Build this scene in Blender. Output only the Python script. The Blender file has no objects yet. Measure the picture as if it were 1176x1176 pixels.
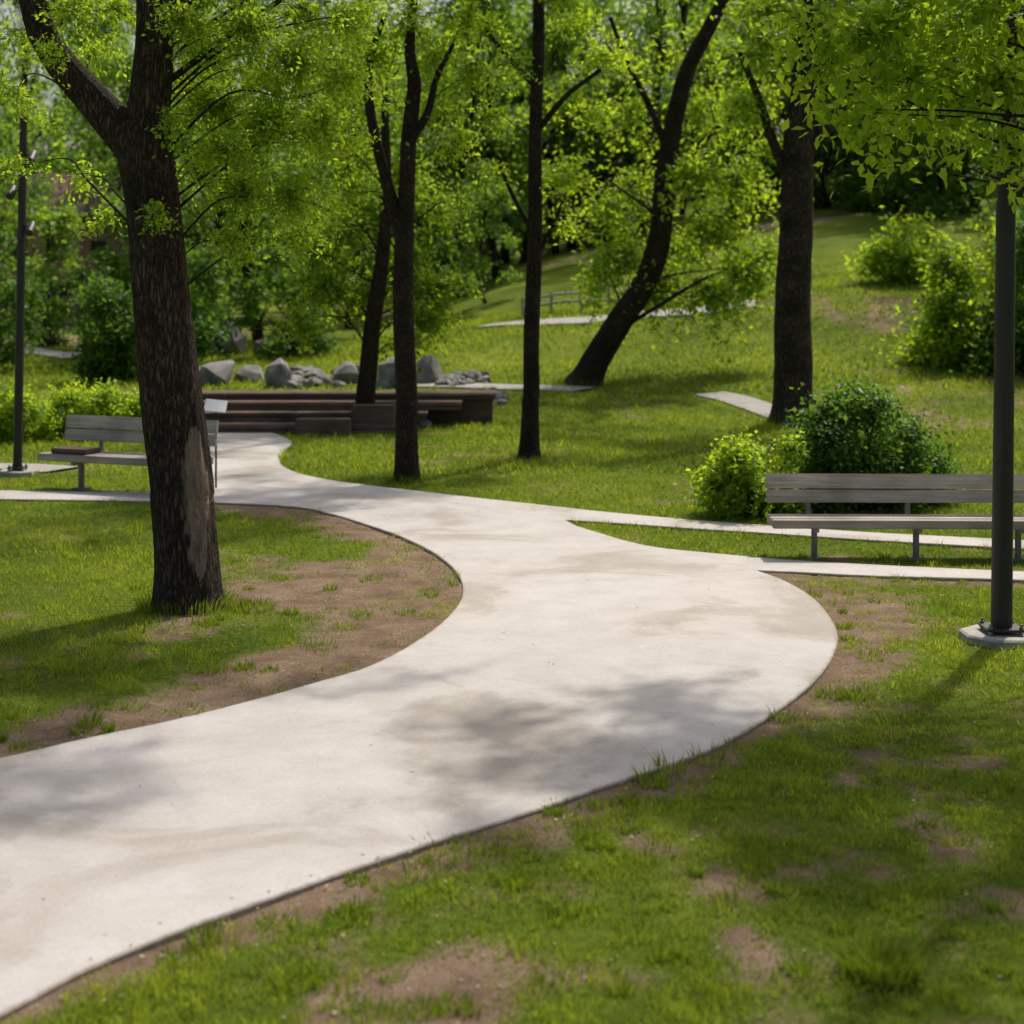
import bpy, bmesh, math, numpy as np
from mathutils import Vector, Matrix
from mathutils.geometry import tessellate_polygon

rng = np.random.default_rng(7)
F=1865.0; CH=2.9; HY=320.0; CX=588.0
scene=bpy.context.scene
col=scene.collection

# ---------------------------------------------------------------- noise
_lat=np.random.default_rng(3).random((256,256))
def vnoise(x,y,s=1.0,o=0):
    x=np.asarray(x,float)/s+o*17.3+1000; y=np.asarray(y,float)/s+o*31.7+1000
    xi=np.floor(x).astype(int); yi=np.floor(y).astype(int)
    fx=x-xi; fy=y-yi; fx=fx*fx*(3-2*fx); fy=fy*fy*(3-2*fy)
    a=_lat[xi%256,yi%256]; b=_lat[(xi+1)%256,yi%256]; c=_lat[xi%256,(yi+1)%256]; d=_lat[(xi+1)%256,(yi+1)%256]
    return ((a*(1-fx)+b*fx)*(1-fy)+(c*(1-fx)+d*fx)*fy)*2-1
def fbm(x,y,s=1.0,o=0,k=4):
    r=0;a=1;t=0
    for i in range(k):
        r=r+a*vnoise(x,y,s/2**i,o+i); t+=a; a*=.55
    return r/t*1.5
def ss(a,b,x):
    t=np.clip((np.asarray(x,float)-a)/(b-a),0,1); return t*t*(3-2*t)

# ---------------------------------------------------------------- terrain
def T(x,y):
    x=np.asarray(x,float); y=np.asarray(y,float)
    lat=0.22+1.05*ss(-12,18,x)
    u=y-(34-0.3*np.clip(x,0,30))
    soft=np.where(u>30,u,1.5*np.log1p(np.exp(np.clip(u,-40,30)/1.5)))
    r=lat*0.088*soft
    bank=.5*ss(0,2.2,y-(44.5+.12*x+1.0*np.sin(x*.35)))*ss(-5,0,x)     # low grassy bank across the slope
    bank=bank+.6*ss(0,3.5,y-(58+.1*x+1.5*np.sin(x*.2+1)))*ss(-6,3,x)
    r=16*np.tanh((r+bank)/16)
    return r
def Tn(x,y):
    a=ss(34,55,y)
    return T(x,y)+0.014*fbm(x,y,1.5,9)+a*0.22*fbm(x,y,7,4)
def G(px,py,zoff=0.0):
    d=np.geomspace(3.5,500,9000)
    x=(px-CX)/F*d; z=CH-(py-HY)/F*d
    h=T(x,d)+zoff
    k=np.argmax(z<h) if np.any(z<h) else len(d)-1
    return np.array([x[k],d[k],h[k]])
def Wp(px,py,d): return np.array([(px-CX)/F*d,d,CH-(py-HY)/F*d])

# ---------------------------------------------------------------- mesh helpers
class Acc:
    def __init__(s): s.v=[];s.q=[];s.t=[];s.qm=[];s.tm=[];s.tint=[];s.n=0
    def add(s,v,q=None,t=None,m=0,tint=None):
        v=np.asarray(v,float).reshape(-1,3)
        s.v.append(v)
        s.tint.append(np.full(len(v),.5) if tint is None else np.broadcast_to(np.asarray(tint,float),(len(v),)))
        if q is not None and len(q):
            q=np.asarray(q)+s.n; s.q.append(q); s.qm.append(np.full(len(q),m))
        if t is not None and len(t):
            t=np.asarray(t)+s.n; s.t.append(t); s.tm.append(np.full(len(t),m))
        s.n+=len(v)
    def mesh(s,name,mats,smooth=False):
        v=np.concatenate(s.v); q=np.concatenate(s.q) if s.q else np.zeros((0,4),int); t=np.concatenate(s.t) if s.t else np.zeros((0,3),int)
        qm=np.concatenate(s.qm) if s.qm else np.zeros(0,int); tm=np.concatenate(s.tm) if s.tm else np.zeros(0,int)
        me=bpy.data.meshes.new(name)
        me.vertices.add(len(v)); me.vertices.foreach_set('co',v.astype(np.float32).ravel())
        nl=len(q)*4+len(t)*3; me.loops.add(nl)
        me.loops.foreach_set('vertex_index',np.concatenate([q.ravel(),t.ravel()]).astype(np.int32))
        me.polygons.add(len(q)+len(t))
        ls=np.concatenate([np.arange(len(q))*4,len(q)*4+np.arange(len(t))*3]).astype(np.int32)
        me.polygons.foreach_set('loop_start',ls)
        for m in mats: me.materials.append(m)
        me.polygons.foreach_set('material_index',np.concatenate([qm,tm]).astype(np.int32))
        me.polygons.foreach_set('use_smooth',np.full(len(q)+len(t),smooth))
        at=me.attributes.new('tint','FLOAT','POINT'); at.data.foreach_set('value',np.concatenate(s.tint).astype(np.float32))
        me.update(calc_edges=True); 
        return me
def obj(name,me,parent=None,loc=None,rot=None,scale=None):
    o=bpy.data.objects.new(name,me); col.objects.link(o)
    if loc is not None: o.location=loc
    if rot is not None: o.rotation_euler=rot
    if scale is not None: o.scale=scale
    if parent is not None:
        o.parent=parent
    return o
def empty(name,loc=(0,0,0),rot=(0,0,0),scale=(1,1,1)):
    o=bpy.data.objects.new(name,None); col.objects.link(o); o.location=loc; o.rotation_euler=rot; o.scale=scale
    o.empty_display_size=.3
    return o

def catmull(P,n):
    P=np.asarray(P,float); P=np.vstack([2*P[0]-P[1],P,2*P[-1]-P[-2]])
    out=[]
    for i in range(1,len(P)-2):
        p0,p1,p2,p3=P[i-1:i+3]
        for t in np.linspace(0,1,n,endpoint=False):
            out.append(.5*((2*p1)+(-p0+p2)*t+(2*p0-5*p1+4*p2-p3)*t*t+(-p0+3*p1-3*p2+p3)*t**3))
    out.append(P[-2]); return np.array(out)

def tube(acc,P,R,seg=8,m=0,disp=None,tint=.5,cap=False):
    P=np.asarray(P,float); R=np.asarray(R,float); n=len(P)
    tan=np.gradient(P,axis=0); tan/=np.linalg.norm(tan,axis=1)[:,None]+1e-9
    up=np.array([0,1.,0]) if abs(tan[0][1])<.9 else np.array([1.,0,0])
    a=np.cross(tan[0],up); a/=np.linalg.norm(a)
    th=np.linspace(0,2*np.pi,seg,endpoint=False); V=np.zeros((n,seg,3))
    L=0
    for i in range(n):
        a=a-tan[i]*np.dot(a,tan[i]); a/=np.linalg.norm(a); b=np.cross(tan[i],a)
        if i: L+=np.linalg.norm(P[i]-P[i-1])
        r=np.full(seg,R[i])
        if disp is not None: r=r*disp(th,L)
        V[i]=P[i]+r[:,None]*(np.cos(th)[:,None]*a+np.sin(th)[:,None]*b)
    i=np.arange(n-1)[:,None]*seg; j=np.arange(seg)[None,:]; k=(j+1)%seg
    q=np.stack([i+j,i+k,i+seg+k,i+seg+j],-1).reshape(-1,4)
    acc.add(V.reshape(-1,3),q=q,m=m,tint=tint)
    if cap:
        c=np.vstack([V[-1],P[-1]]); acc.add(c,t=[[s_,(s_+1)%seg,seg] for s_ in range(seg)],m=m,tint=tint)

def box(acc,c,s,m=0,rot=None,tint=.5,bev=0.0):
    bm=bmesh.new(); bmesh.ops.create_cube(bm,size=1)
    bmesh.ops.scale(bm,vec=s,verts=bm.verts)
    if bev>0: bmesh.ops.bevel(bm,geom=bm.edges[:],offset=bev,segments=2,affect='EDGES')
    if rot is not None: bmesh.ops.transform(bm,matrix=rot,verts=bm.verts)
    bmesh.ops.translate(bm,vec=c,verts=bm.verts)
    bmesh.ops.triangulate(bm,faces=bm.faces[:])
    bm.verts.index_update()
    acc.add([v.co[:] for v in bm.verts],t=[[v.index for v in f.verts] for f in bm.faces],m=m,tint=tint); bm.free()

# ---------------------------------------------------------------- materials
def mat(name):
    m=bpy.data.materials.new(name); m.use_nodes=True; nt=m.node_tree; nt.nodes.clear()
    out=nt.nodes.new('ShaderNodeOutputMaterial'); return m,nt,out
def N(nt,t,**k):
    n=nt.nodes.new(t)
    for a,b in k.items():
        if a=='ins':
            for i,v in b.items(): n.inputs[i].default_value=v
        else: setattr(n,a,b)
    return n
def ramp(nt,stops,interp='LINEAR'):
    r=nt.nodes.new('ShaderNodeValToRGB'); e=r.color_ramp.elements
    r.color_ramp.interpolation=interp
    while len(e)<len(stops): e.new(.5)
    for i,(p,c) in enumerate(stops): e[i].position=p; e[i].color=(*c,1)
    return r
def noise(nt,co,scale,detail=4,rough=.55):
    n=N(nt,'ShaderNodeTexNoise',ins={'Scale':scale,'Detail':detail,'Roughness':rough}); nt.links.new(co,n.inputs['Vector']); return n
def mixc(nt,f,a,b,mode='MIX'):
    n=nt.nodes.new('ShaderNodeMix'); n.data_type='RGBA'; n.blend_type=mode
    for s,v in ((0,f),(6,a),(7,b)):
        if isinstance(v,(int,float)): n.inputs[s].default_value=v
        elif isinstance(v,tuple): n.inputs[s].default_value=(*v,1)
        else: nt.links.new(v,n.inputs[s])
    return n.outputs[2]

def leaf_mat(name,dark,light,trans,tf=.5,rough=.5,spec=.3):
    m,nt,out=mat(name); at=N(nt,'ShaderNodeAttribute',attribute_name='tint')
    r=ramp(nt,[(0,dark),(1,light)]); nt.links.new(at.outputs['Fac'],r.inputs[0])
    p=N(nt,'ShaderNodeBsdfPrincipled',ins={'Roughness':rough,'Specular IOR Level':spec}); nt.links.new(r.outputs[0],p.inputs['Base Color'])
    t=N(nt,'ShaderNodeBsdfTranslucent'); c=mixc(nt,1.0,r.outputs[0],trans,'MULTIPLY'); nt.links.new(c,t.inputs[0])
    x=N(nt,'ShaderNodeMixShader',ins={0:tf}); nt.links.new(p.outputs[0],x.inputs[1]); nt.links.new(t.outputs[0],x.inputs[2]); nt.links.new(x.outputs[0],out.inputs[0])
    return m
LEAF=leaf_mat('leaf_spring',(.058,.125,.009),(.25,.37,.028),(2.4,2.15,1.2),.56)
LEAFD=leaf_mat('leaf_deep',(.03,.08,.012),(.125,.225,.025),(2.0,2.0,1.1),.46)
LEAFB=leaf_mat('leaf_distant',(.045,.11,.014),(.20,.32,.038),(2.2,2.1,1.3),.5)
GRASSM=leaf_mat('grass_blades',(.065,.132,.011),(.285,.36,.036),(1.8,1.65,1.1),.42,.7,.12)

def bark_mat(name,c1,c2,sc=1.0):
    m,nt,out=mat(name); tc=N(nt,'ShaderNodeTexCoord'); mp=N(nt,'ShaderNodeMapping'); mp.inputs['Scale'].default_value=(1,1,.2)
    nt.links.new(tc.outputs['Object'],mp.inputs[0])
    nw=noise(nt,mp.outputs[0],9*sc,5,.7)
    v=N(nt,'ShaderNodeTexVoronoi',ins={'Scale':30*sc}); v.feature='DISTANCE_TO_EDGE'
    add=N(nt,'ShaderNodeVectorMath',operation='MULTIPLY_ADD'); nt.links.new(nw.outputs['Color'],add.inputs[0]); add.inputs[1].default_value=(.14,.14,.14); nt.links.new(mp.outputs[0],add.inputs[2])
    nt.links.new(add.outputs[0],v.inputs['Vector'])
    r=ramp(nt,[(0,(0,0,0)),(.4,(1,1,1))]); nt.links.new(v.outputs['Distance'],r.inputs[0])
    c=mixc(nt,r.outputs[0],c1,c2); n2=noise(nt,tc.outputs['Object'],2.5,4)
    r2=ramp(nt,[(.3,(.6,.6,.6)),(.7,(1.3,1.25,1.2))]); nt.links.new(n2.outputs[0],r2.inputs[0])
    c=mixc(nt,1.0,c,r2.outputs[0],'MULTIPLY')
    at=N(nt,'ShaderNodeAttribute',attribute_name='tint'); sr=ramp(nt,[(.55,(0,0,0)),(.85,(1,1,1))]); nt.links.new(at.outputs['Fac'],sr.inputs[0])
    n4=noise(nt,mp.outputs[0],22,5,.7); r4=ramp(nt,[(.3,(.15,.11,.08)),(.7,(.38,.30,.23))]); nt.links.new(n4.outputs[0],r4.inputs[0])
    c=mixc(nt,sr.outputs[0],c,r4.outputs[0])
    p=N(nt,'ShaderNodeBsdfPrincipled',ins={'Roughness':.9,'Specular IOR Level':.15}); nt.links.new(c,p.inputs['Base Color'])
    b=N(nt,'ShaderNodeBump',ins={'Strength':.9,'Distance':.03}); nt.links.new(r.outputs[0],b.inputs['Height']); nt.links.new(b.outputs[0],p.inputs['Normal'])
    nt.links.new(p.outputs[0],out.inputs[0]); return m
BARK=bark_mat('bark_furrowed',(.02,.015,.012),(.155,.115,.088))
BARK2=bark_mat('bark_thin',(.022,.017,.013),(.11,.078,.056),1.3)

def simple(name,c,rough=.6,metal=0,var=.2,sc=8,bump=0):
    m,nt,out=mat(name); tc=N(nt,'ShaderNodeTexCoord'); n=noise(nt,tc.outputs['Object'],sc,6,.6)
    r=ramp(nt,[(.3,tuple(x*(1-var) for x in c)),(.7,tuple(x*(1+var) for x in c))]); nt.links.new(n.outputs[0],r.inputs[0])
    p=N(nt,'ShaderNodeBsdfPrincipled',ins={'Roughness':rough,'Metallic':metal}); nt.links.new(r.outputs[0],p.inputs['Base Color'])
    if bump:
        b=N(nt,'ShaderNodeBump',ins={'Strength':bump,'Distance':.02}); nt.links.new(n.outputs[0],b.inputs['Height']); nt.links.new(b.outputs[0],p.inputs['Normal'])
    nt.links.new(p.outputs[0],out.inputs[0]); return m
METAL=simple('post_dark_metal',(.032,.027,.024),.5,.2,.15,5)
FOOT=simple('footing_concrete',(.33,.31,.28),.9,0,.25,12,.5)
ROCK=simple('rock',(.19,.178,.165),.9,0,.55,2.2,.9)
SIGNW=simple('sign_panel_white',(.7,.7,.7),.5,0,.05,8)
BRICK=simple('house_brick',(.30,.17,.125),.9,0,.3,10)
ROOF=simple('house_roof',(.20,.115,.09),.9,0,.3,6)
GLASS=simple('window_dark',(.03,.035,.04),.2,0,.1,3)
BOLT=simple('bolt_steel',(.25,.24,.23),.4,.8,.1,30)
METALG=simple('bench_leg_metal',(.20,.19,.18),.6,.2,.2,9)
def wood(name,c,along=0,rough=.85,spec=.2):
    m,nt,out=mat(name); tc=N(nt,'ShaderNodeTexCoord'); mp=N(nt,'ShaderNodeMapping'); s=[30,30,30]; s[along]=1.2; mp.inputs['Scale'].default_value=s
    nt.links.new(tc.outputs['Object'],mp.inputs[0]); n=noise(nt,mp.outputs[0],1.0,6,.7); n2=noise(nt,tc.outputs['Object'],1.8,3)
    r=ramp(nt,[(.25,tuple(x*.5 for x in c)),(.5,c),(.8,tuple(x*1.35 for x in c))]); nt.links.new(n.outputs[0],r.inputs[0])
    r2=ramp(nt,[(.3,(.7,.7,.7)),(.7,(1.15,1.15,1.15))]); nt.links.new(n2.outputs[0],r2.inputs[0]); c2=mixc(nt,1.0,r.outputs[0],r2.outputs[0],'MULTIPLY')
    at=N(nt,'ShaderNodeAttribute',attribute_name='tint'); ra=ramp(nt,[(0,(.7,.7,.7)),(1,(1.3,1.3,1.3))]); nt.links.new(at.outputs['Fac'],ra.inputs[0]); c2=mixc(nt,1.0,c2,ra.outputs[0],'MULTIPLY')
    p=N(nt,'ShaderNodeBsdfPrincipled',ins={'Roughness':rough,'Specular IOR Level':spec}); nt.links.new(c2,p.inputs['Base Color'])
    b=N(nt,'ShaderNodeBump',ins={'Strength':.4,'Distance':.005}); nt.links.new(n.outputs[0],b.inputs['Height']); nt.links.new(b.outputs[0],p.inputs['Normal'])
    nt.links.new(p.outputs[0],out.inputs[0]); return m
WOODG=wood('weathered_grey_wood',(.39,.345,.295)); WOODT=wood('terrace_timber',(.16,.112,.088),0,.95,.08)

# concrete path
m,nt,out=mat('path_concrete'); CONC=m
tc=N(nt,'ShaderNodeTexCoord'); co=tc.outputs['Object']
n1=noise(nt,co,.55,6,.62); n1.inputs['Distortion'].default_value=.8
r1=ramp(nt,[(.38,(.365,.33,.29)),(.45,(.41,.378,.345)),(.475,(.45,.421,.394)),(.56,(.475,.447,.424)),(.7,(.50,.474,.455))]); nt.links.new(n1.outputs[0],r1.inputs[0])
n2=noise(nt,co,2.3,7,.7); r2=ramp(nt,[(.3,(.90,.89,.87)),(.6,(1.04,1.04,1.04))]); nt.links.new(n2.outputs[0],r2.inputs[0])
n3=noise(nt,co,70,4,.75); r3=ramp(nt,[(.3,(.82,.82,.82)),(.7,(1.1,1.1,1.1))]); nt.links.new(n3.outputs[0],r3.inputs[0])
c=mixc(nt,1.0,r1.outputs[0],r2.outputs[0],'MULTIPLY'); c=mixc(nt,1.0,c,r3.outputs[0],'MULTIPLY')
at=N(nt,'ShaderNodeAttribute',attribute_name='tint')
n5=noise(nt,co,9,5,.7); mm=N(nt,'ShaderNodeMath',operation='MULTIPLY'); nt.links.new(at.outputs['Fac'],mm.inputs[0]); nt.links.new(n5.outputs[0],mm.inputs[1])
r5=ramp(nt,[(.25,(0,0,0)),(.6,(1,1,1))]); nt.links.new(mm.outputs[0],r5.inputs[0])
c=mixc(nt,r5.outputs[0],c,(.27,.215,.17))
p=N(nt,'ShaderNodeBsdfPrincipled',ins={'Roughness':.85,'Specular IOR Level':.2}); nt.links.new(c,p.inputs['Base Color'])
b=N(nt,'ShaderNodeBump',ins={'Strength':.3,'Distance':.004}); nt.links.new(n3.outputs[0],b.inputs['Height']); nt.links.new(b.outputs[0],p.inputs['Normal'])
nt.links.new(p.outputs[0],out.inputs[0])
OLDC=simple('old_path_concrete',(.30,.28,.255),.9,0,.2,3,.2)

# ground
m,nt,out=mat('ground_grass_and_soil'); GROUND=m
tc=N(nt,'ShaderNodeTexCoord'); co=tc.outputs['Object']
g1=noise(nt,co,.35,5,.6); rg=ramp(nt,[(.3,(.075,.125,.012)),(.5,(.14,.20,.02)),(.7,(.25,.30,.034))]); nt.links.new(g1.outputs[0],rg.inputs[0])
g2=noise(nt,co,14,6,.75); rg2=ramp(nt,[(.3,(.5,.55,.45)),(.7,(1.25,1.2,1.1))]); nt.links.new(g2.outputs[0],rg2.inputs[0])
gc=mixc(nt,1.0,rg.outputs[0],rg2.outputs[0],'MULTIPLY')
s1=noise(nt,co,3,6,.7); rs=ramp(nt,[(.3,(.18,.116,.072)),(.7,(.38,.275,.19))]); nt.links.new(s1.outputs[0],rs.inputs[0])
s2=noise(nt,co,60,4,.8); rs2=ramp(nt,[(.3,(.45,.45,.45)),(.7,(1.4,1.4,1.4))]); nt.links.new(s2.outputs[0],rs2.inputs[0])
sc=mixc(nt,1.0,rs.outputs[0],rs2.outputs[0],'MULTIPLY')
at=N(nt,'ShaderNodeAttribute',attribute_name='tint')
ma=N(nt,'ShaderNodeMath',operation='MULTIPLY_ADD'); nt.links.new(g2.outputs[0],ma.inputs[0]); ma.inputs[1].default_value=.7; nt.links.new(at.outputs['Fac'],ma.inputs[2])
rf=ramp(nt,[(.42,(0,0,0)),(.78,(1,1,1))]); nt.links.new(ma.outputs[0],rf.inputs[0])
c=mixc(nt,rf.outputs[0],gc,sc)
p=N(nt,'ShaderNodeBsdfPrincipled',ins={'Roughness':.95,'Specular IOR Level':.08}); nt.links.new(c,p.inputs['Base Color'])
b=N(nt,'ShaderNodeBump',ins={'Strength':.9,'Distance':.035}); nt.links.new(s2.outputs[0],b.inputs['Height']); nt.links.new(b.outputs[0],p.inputs['Normal'])
nt.links.new(p.outputs[0],out.inputs[0])

# ---------------------------------------------------------------- path outline
ZP=0.024
def gp(px,py): d=F*(CH-ZP)/(py-HY); return [(px-CX)/F*d,d]
segs=[
 [(-9.5,5.2,'w'),(-500,960),(-200,912),(0,870),(100,847),(200,826),(300,801),(370,781),(420,766),(470,741),(510,712),(530,685),(526,660),(500,636),(460,616),(420,602),(380,590),(340,582),(250,577),(150,575),(0,573),(-150,572)],
 [(-150,562),(0,563),(150,565),(233,564)],
 [(233,564),(238,545),(240,525),(238,508),(230,494)],
 [(230,494),(270,492),(305,495),(325,501),(336,508),(327,518),(321,527),(327,536),(350,545),(400,554),(500,566),(600,577),(700,588),(800,597),(880,603),(1000,611),(1176,620),(1500,636)],
 [(1500,648),(1176,630),(1000,620),(880,612),(800,607),(700,600),(650,597)],
 [(650,597),(664,604),(690,612),(720,621),(760,629),(830,636),(900,642),(1000,648),(1176,656),(1500,668)],
 [(1500,680),(1176,666),(1000,661),(920,657),(870,655)],
 [(870,655),(900,666),(930,683),(950,703),(962,727),(957,752),(937,780),(900,811),(850,843),(800,867),(700,901),(600,935),(500,966),(400,1000),(300,1035),(200,1071),(100,1113),(0,1165),(-200,1255),(-500,1400),(-7.5,1.0,'w')],
]
poly=[]
for s in segs:
    P=[[a[0],a[1]] if len(a)==3 else gp(*a) for a in s]
    c_=catmull(P,7)
    if len(poly) and np.linalg.norm(np.array(poly[-1])-c_[0])<1e-3: c_=c_[1:]
    poly+=c_.tolist()
poly=np.array(poly); 
if np.linalg.norm(poly[0]-poly[-1])<1e-3: poly=poly[:-1]

def sdist(pts,pg):
    out=np.full(len(pts),1e9); ins=np.zeros(len(pts),bool)
    n=len(pg)
    for i in range(n):
        a=pg[i]; b_=pg[(i+1)%n]; e=b_-a; w=pts-a
        t=np.clip((w@e)/(e@e+1e-12),0,1); dd=w-t[:,None]*e
        out=np.minimum(out,(dd**2).sum(1))
        c1=(a[1]>pts[:,1])!=(b_[1]>pts[:,1])
        if abs(b_[1]-a[1])>1e-12:
            xx=(b_[0]-a[0])*(pts[:,1]-a[1])/(b_[1]-a[1])+a[0]
            ins^=c1&(pts[:,0]<xx)
    out=np.sqrt(out); return np.where(ins,-out,out)
GX=np.arange(-16,16.01,.08); GY=np.arange(3,40.01,.08)
gx,gy=np.meshgrid(GX,GY,indexing='ij'); gpts=np.stack([gx.ravel(),gy.ravel()],1)
SD=sdist(gpts,poly).reshape(gx.shape)
def gpl(L): return np.array([G(*a)[:2] for a in L])
dl=gpl([(-60,862),(0,848),(60,840),(150,818),(265,788),(290,765),(300,745),(360,728),(400,712),(385,700),(330,697),(270,694),(235,682),(280,672),(360,655),(445,640),(440,628),(385,612),(340,596),(250,585),(250,577),(345,580),(420,600),(500,635),(530,665),(532,690),(515,715),(470,745),(370,785),(200,830),(0,874),(-60,885)])
dr=gpl([(860,655),(905,658),(960,690),(1030,706),(1045,735),(1010,765),(965,790),(930,825),(880,850),(840,865),(800,872),(900,815),(960,750),(955,710)])
SL=-sdist(gpts,dl).reshape(gx.shape); SR=-sdist(gpts,dr).reshape(gx.shape)
nA=fbm(gx,gy,.9,1,5); nB=fbm(gx,gy,.3,5,4); nC=fbm(gx,gy,2.2,11,4)
D=ss(-.45,.4,SL+.38*nA+.26*nB)*(.92-.28*ss(.1,.8,nB+.4*nA))
D=np.maximum(D,ss(-.45,.45,SR+.38*nA+.26*nB)*(.9-.4*ss(.0,.8,nB+.4*nA)))
near=1-ss(14,17,gy)
D=np.maximum(D,near*ss(0,1.1,1.3-SD/(.28+.42*nC+.24*nA+.16*nB).clip(.03,9))*.92)
D=np.maximum(D,ss(-.05,.85,nA*.6+.65*nB+.3*nC)*.82*(gx>-3)*near)
D=np.maximum(D,ss(.15,1.0,nA*.6+.5*nB+.35*nC)*.55)
def look(A,x,y,fill):
    ix=(np.asarray(x)-GX[0])/.08; iy=(np.asarray(y)-GY[0])/.08
    ok=(ix>=0)&(iy>=0)&(ix<len(GX)-1.001)&(iy<len(GY)-1.001)
    ix=np.clip(ix,0,len(GX)-1.002); iy=np.clip(iy,0,len(GY)-1.002)
    a=ix.astype(int); b_=iy.astype(int); fx=ix-a; fy=iy-b_
    v=(A[a,b_]*(1-fx)+A[a+1,b_]*fx)*(1-fy)+(A[a,b_+1]*(1-fx)+A[a+1,b_+1]*fx)*fy
    return np.where(ok,v,fill)

# ground sheet
xs=np.concatenate([-np.geomspace(1500,13.2,45),np.arange(-13,13.01,.08),np.geomspace(13.2,1500,45)])
ys=np.concatenate([-np.geomspace(300,1,12),np.arange(0,4,.4),np.arange(4,30,.08),np.geomspace(30.1,2500,260)])
X,Y=np.meshgrid(xs,ys,indexing='ij'); Z=Tn(X,Y)
sdv=look(SD,X,Y,9.)
zin=-.006+.014*fbm(X,Y,.5,33,3)
wgt=ss(.45,.05,sdv); Z=np.where(sdv<.45,Z*(1-wgt)+(np.minimum(zin,.014)+.003)*wgt,Z); Z=np.where(sdv<-.05,-.03,Z)
dv=look(D,X,Y,0.)
farD=ss(.25,1.1,fbm(X,Y,5,21,4)+.4*fbm(X,Y,1.2,27,3))*.55*(Y>30)
dv=np.maximum(dv,farD)
acc=Acc(); nx,ny=X.shape
i=np.arange(nx-1)[:,None]*ny; j=np.arange(ny-1)[None,:]
q=np.stack([i+j,i+ny+j,i+ny+j+1,i+j+1],-1).reshape(-1,4)
acc.add(np.stack([X.ravel(),Y.ravel(),Z.ravel()],1),q=q,tint=dv.ravel())
obj('ground',acc.mesh('ground',[GROUND],True))

# path slab with a worn, stained rim strip
acc=Acc()
def inset(pg,w):
    a=np.roll(pg,1,0); b_=np.roll(pg,-1,0); e1=pg-a; e2=b_-pg
    e1/=np.linalg.norm(e1,axis=1)[:,None]+1e-9; e2/=np.linalg.norm(e2,axis=1)[:,None]+1e-9
    nn=np.c_[-(e1+e2)[:,1],(e1+e2)[:,0]]; nn/=np.linalg.norm(nn,axis=1)[:,None]+1e-9; return nn*w
area=.5*np.sum(poly[:,0]*np.roll(poly[:,1],-1)-np.roll(poly[:,0],-1)*poly[:,1]); sg=1 if area>0 else -1
inn=poly+inset(poly,.07*sg); n=len(poly)
edge=poly+inset(poly,.008*sg)
tri=tessellate_polygon([[Vector((a[0],a[1],0)) for a in inn]])
top=np.c_[inn,np.full(n,ZP)]; tr=np.array(tri)
v0,v1,v2=top[tr[:,0]],top[tr[:,1]],top[tr[:,2]]
cr=np.cross(v1-v0,v2-v0)[:,2]; tr=np.where(cr[:,None]<0,tr[:,::-1],tr)
acc.add(top,t=tr,tint=0.0)
rows=np.vstack([top,np.c_[edge,np.full(n,ZP)],np.c_[poly,np.full(n,ZP-.009)],np.c_[poly,np.full(n,-.12)]])
tt=np.concatenate([np.zeros(n),np.full(n,.85),np.full(n,1.1),np.full(n,1.2)])
acc.add(rows,q=[[k+n*r,(k+1)%n+n*r,(k+1)%n+n*(r+1),k+n*(r+1)] for r in range(3) for k in range(n)],tint=tt)
obj('concrete_path',acc.mesh('concrete_path',[CONC]))

def ribbon(name,pts,w,mt,z=.05):
    P=np.array([G(*a)[:2] for a in pts]); P=catmull(P,14)
    t=np.gradient(P,axis=0); t/=np.linalg.norm(t,axis=1)[:,None]; nn=np.c_[-t[:,1],t[:,0]]
    rows=[]
    for k in (-.5,-.25,0,.25,.5):
        Q=P+nn*w*k; rows.append(np.c_[Q,Tn(Q[:,0],Q[:,1])+z])
    rows.insert(0,rows[0]-np.array([0,0,.2])); rows.append(rows[-1]-np.array([0,0,.2]))
    V=np.stack(rows,1); m_=V.shape[1]; nn_=len(P)
    i=np.arange(nn_-1)[:,None]*m_; j=np.arange(m_-1)[None,:]
    q=np.stack([i+j,i+j+1,i+m_+j+1,i+m_+j],-1).reshape(-1,4)
    a=Acc(); a.add(V.reshape(-1,3),q=q[:,::-1]); return obj(name,a.mesh(name,[mt]))
ribs=[([(440,441),(500,443),(540,444),(600,446),(640,447),(672,449)],.9,.05),([(815,453),(838,458),(860,465),(885,474),(925,488),(965,500)],.8,.03),([(540,377),(600,371),(650,368),(700,366),(780,361),(870,352)],1.6,.07),([(-150,536),(-40,536),(30,539),(70,542)],.7,.035),([(-100,396),(0,401),(100,408)],2.0,.06)]
RL=[]
for a_ in ribs:
    ribbon('footpath',a_[0],a_[1],OLDC,a_[2]); RL.append((catmull(np.array([G(*q_)[:2] for q_ in a_[0]]),12),a_[1]))
e=empty('railing_fence'); a=Acc(); P=catmull(np.array([G(*q_)[:2] for q_ in [(600,362),(700,358),(780,353),(870,344)]]),6)
P3=np.c_[P,Tn(P[:,0],P[:,1])]
for h_ in (.35,.62): tube(a,P3+np.array([0,0,h_]),np.full(len(P3),.045),6)
obj('rails',a.mesh('rails',[WOODG],True),e); a=Acc()
for p_ in P3[::2]: box(a,(p_[0],p_[1],p_[2]+.3),(.1,.1,.8),bev=.01)
obj('posts',a.mesh('posts',[WOODG]),e)

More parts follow.
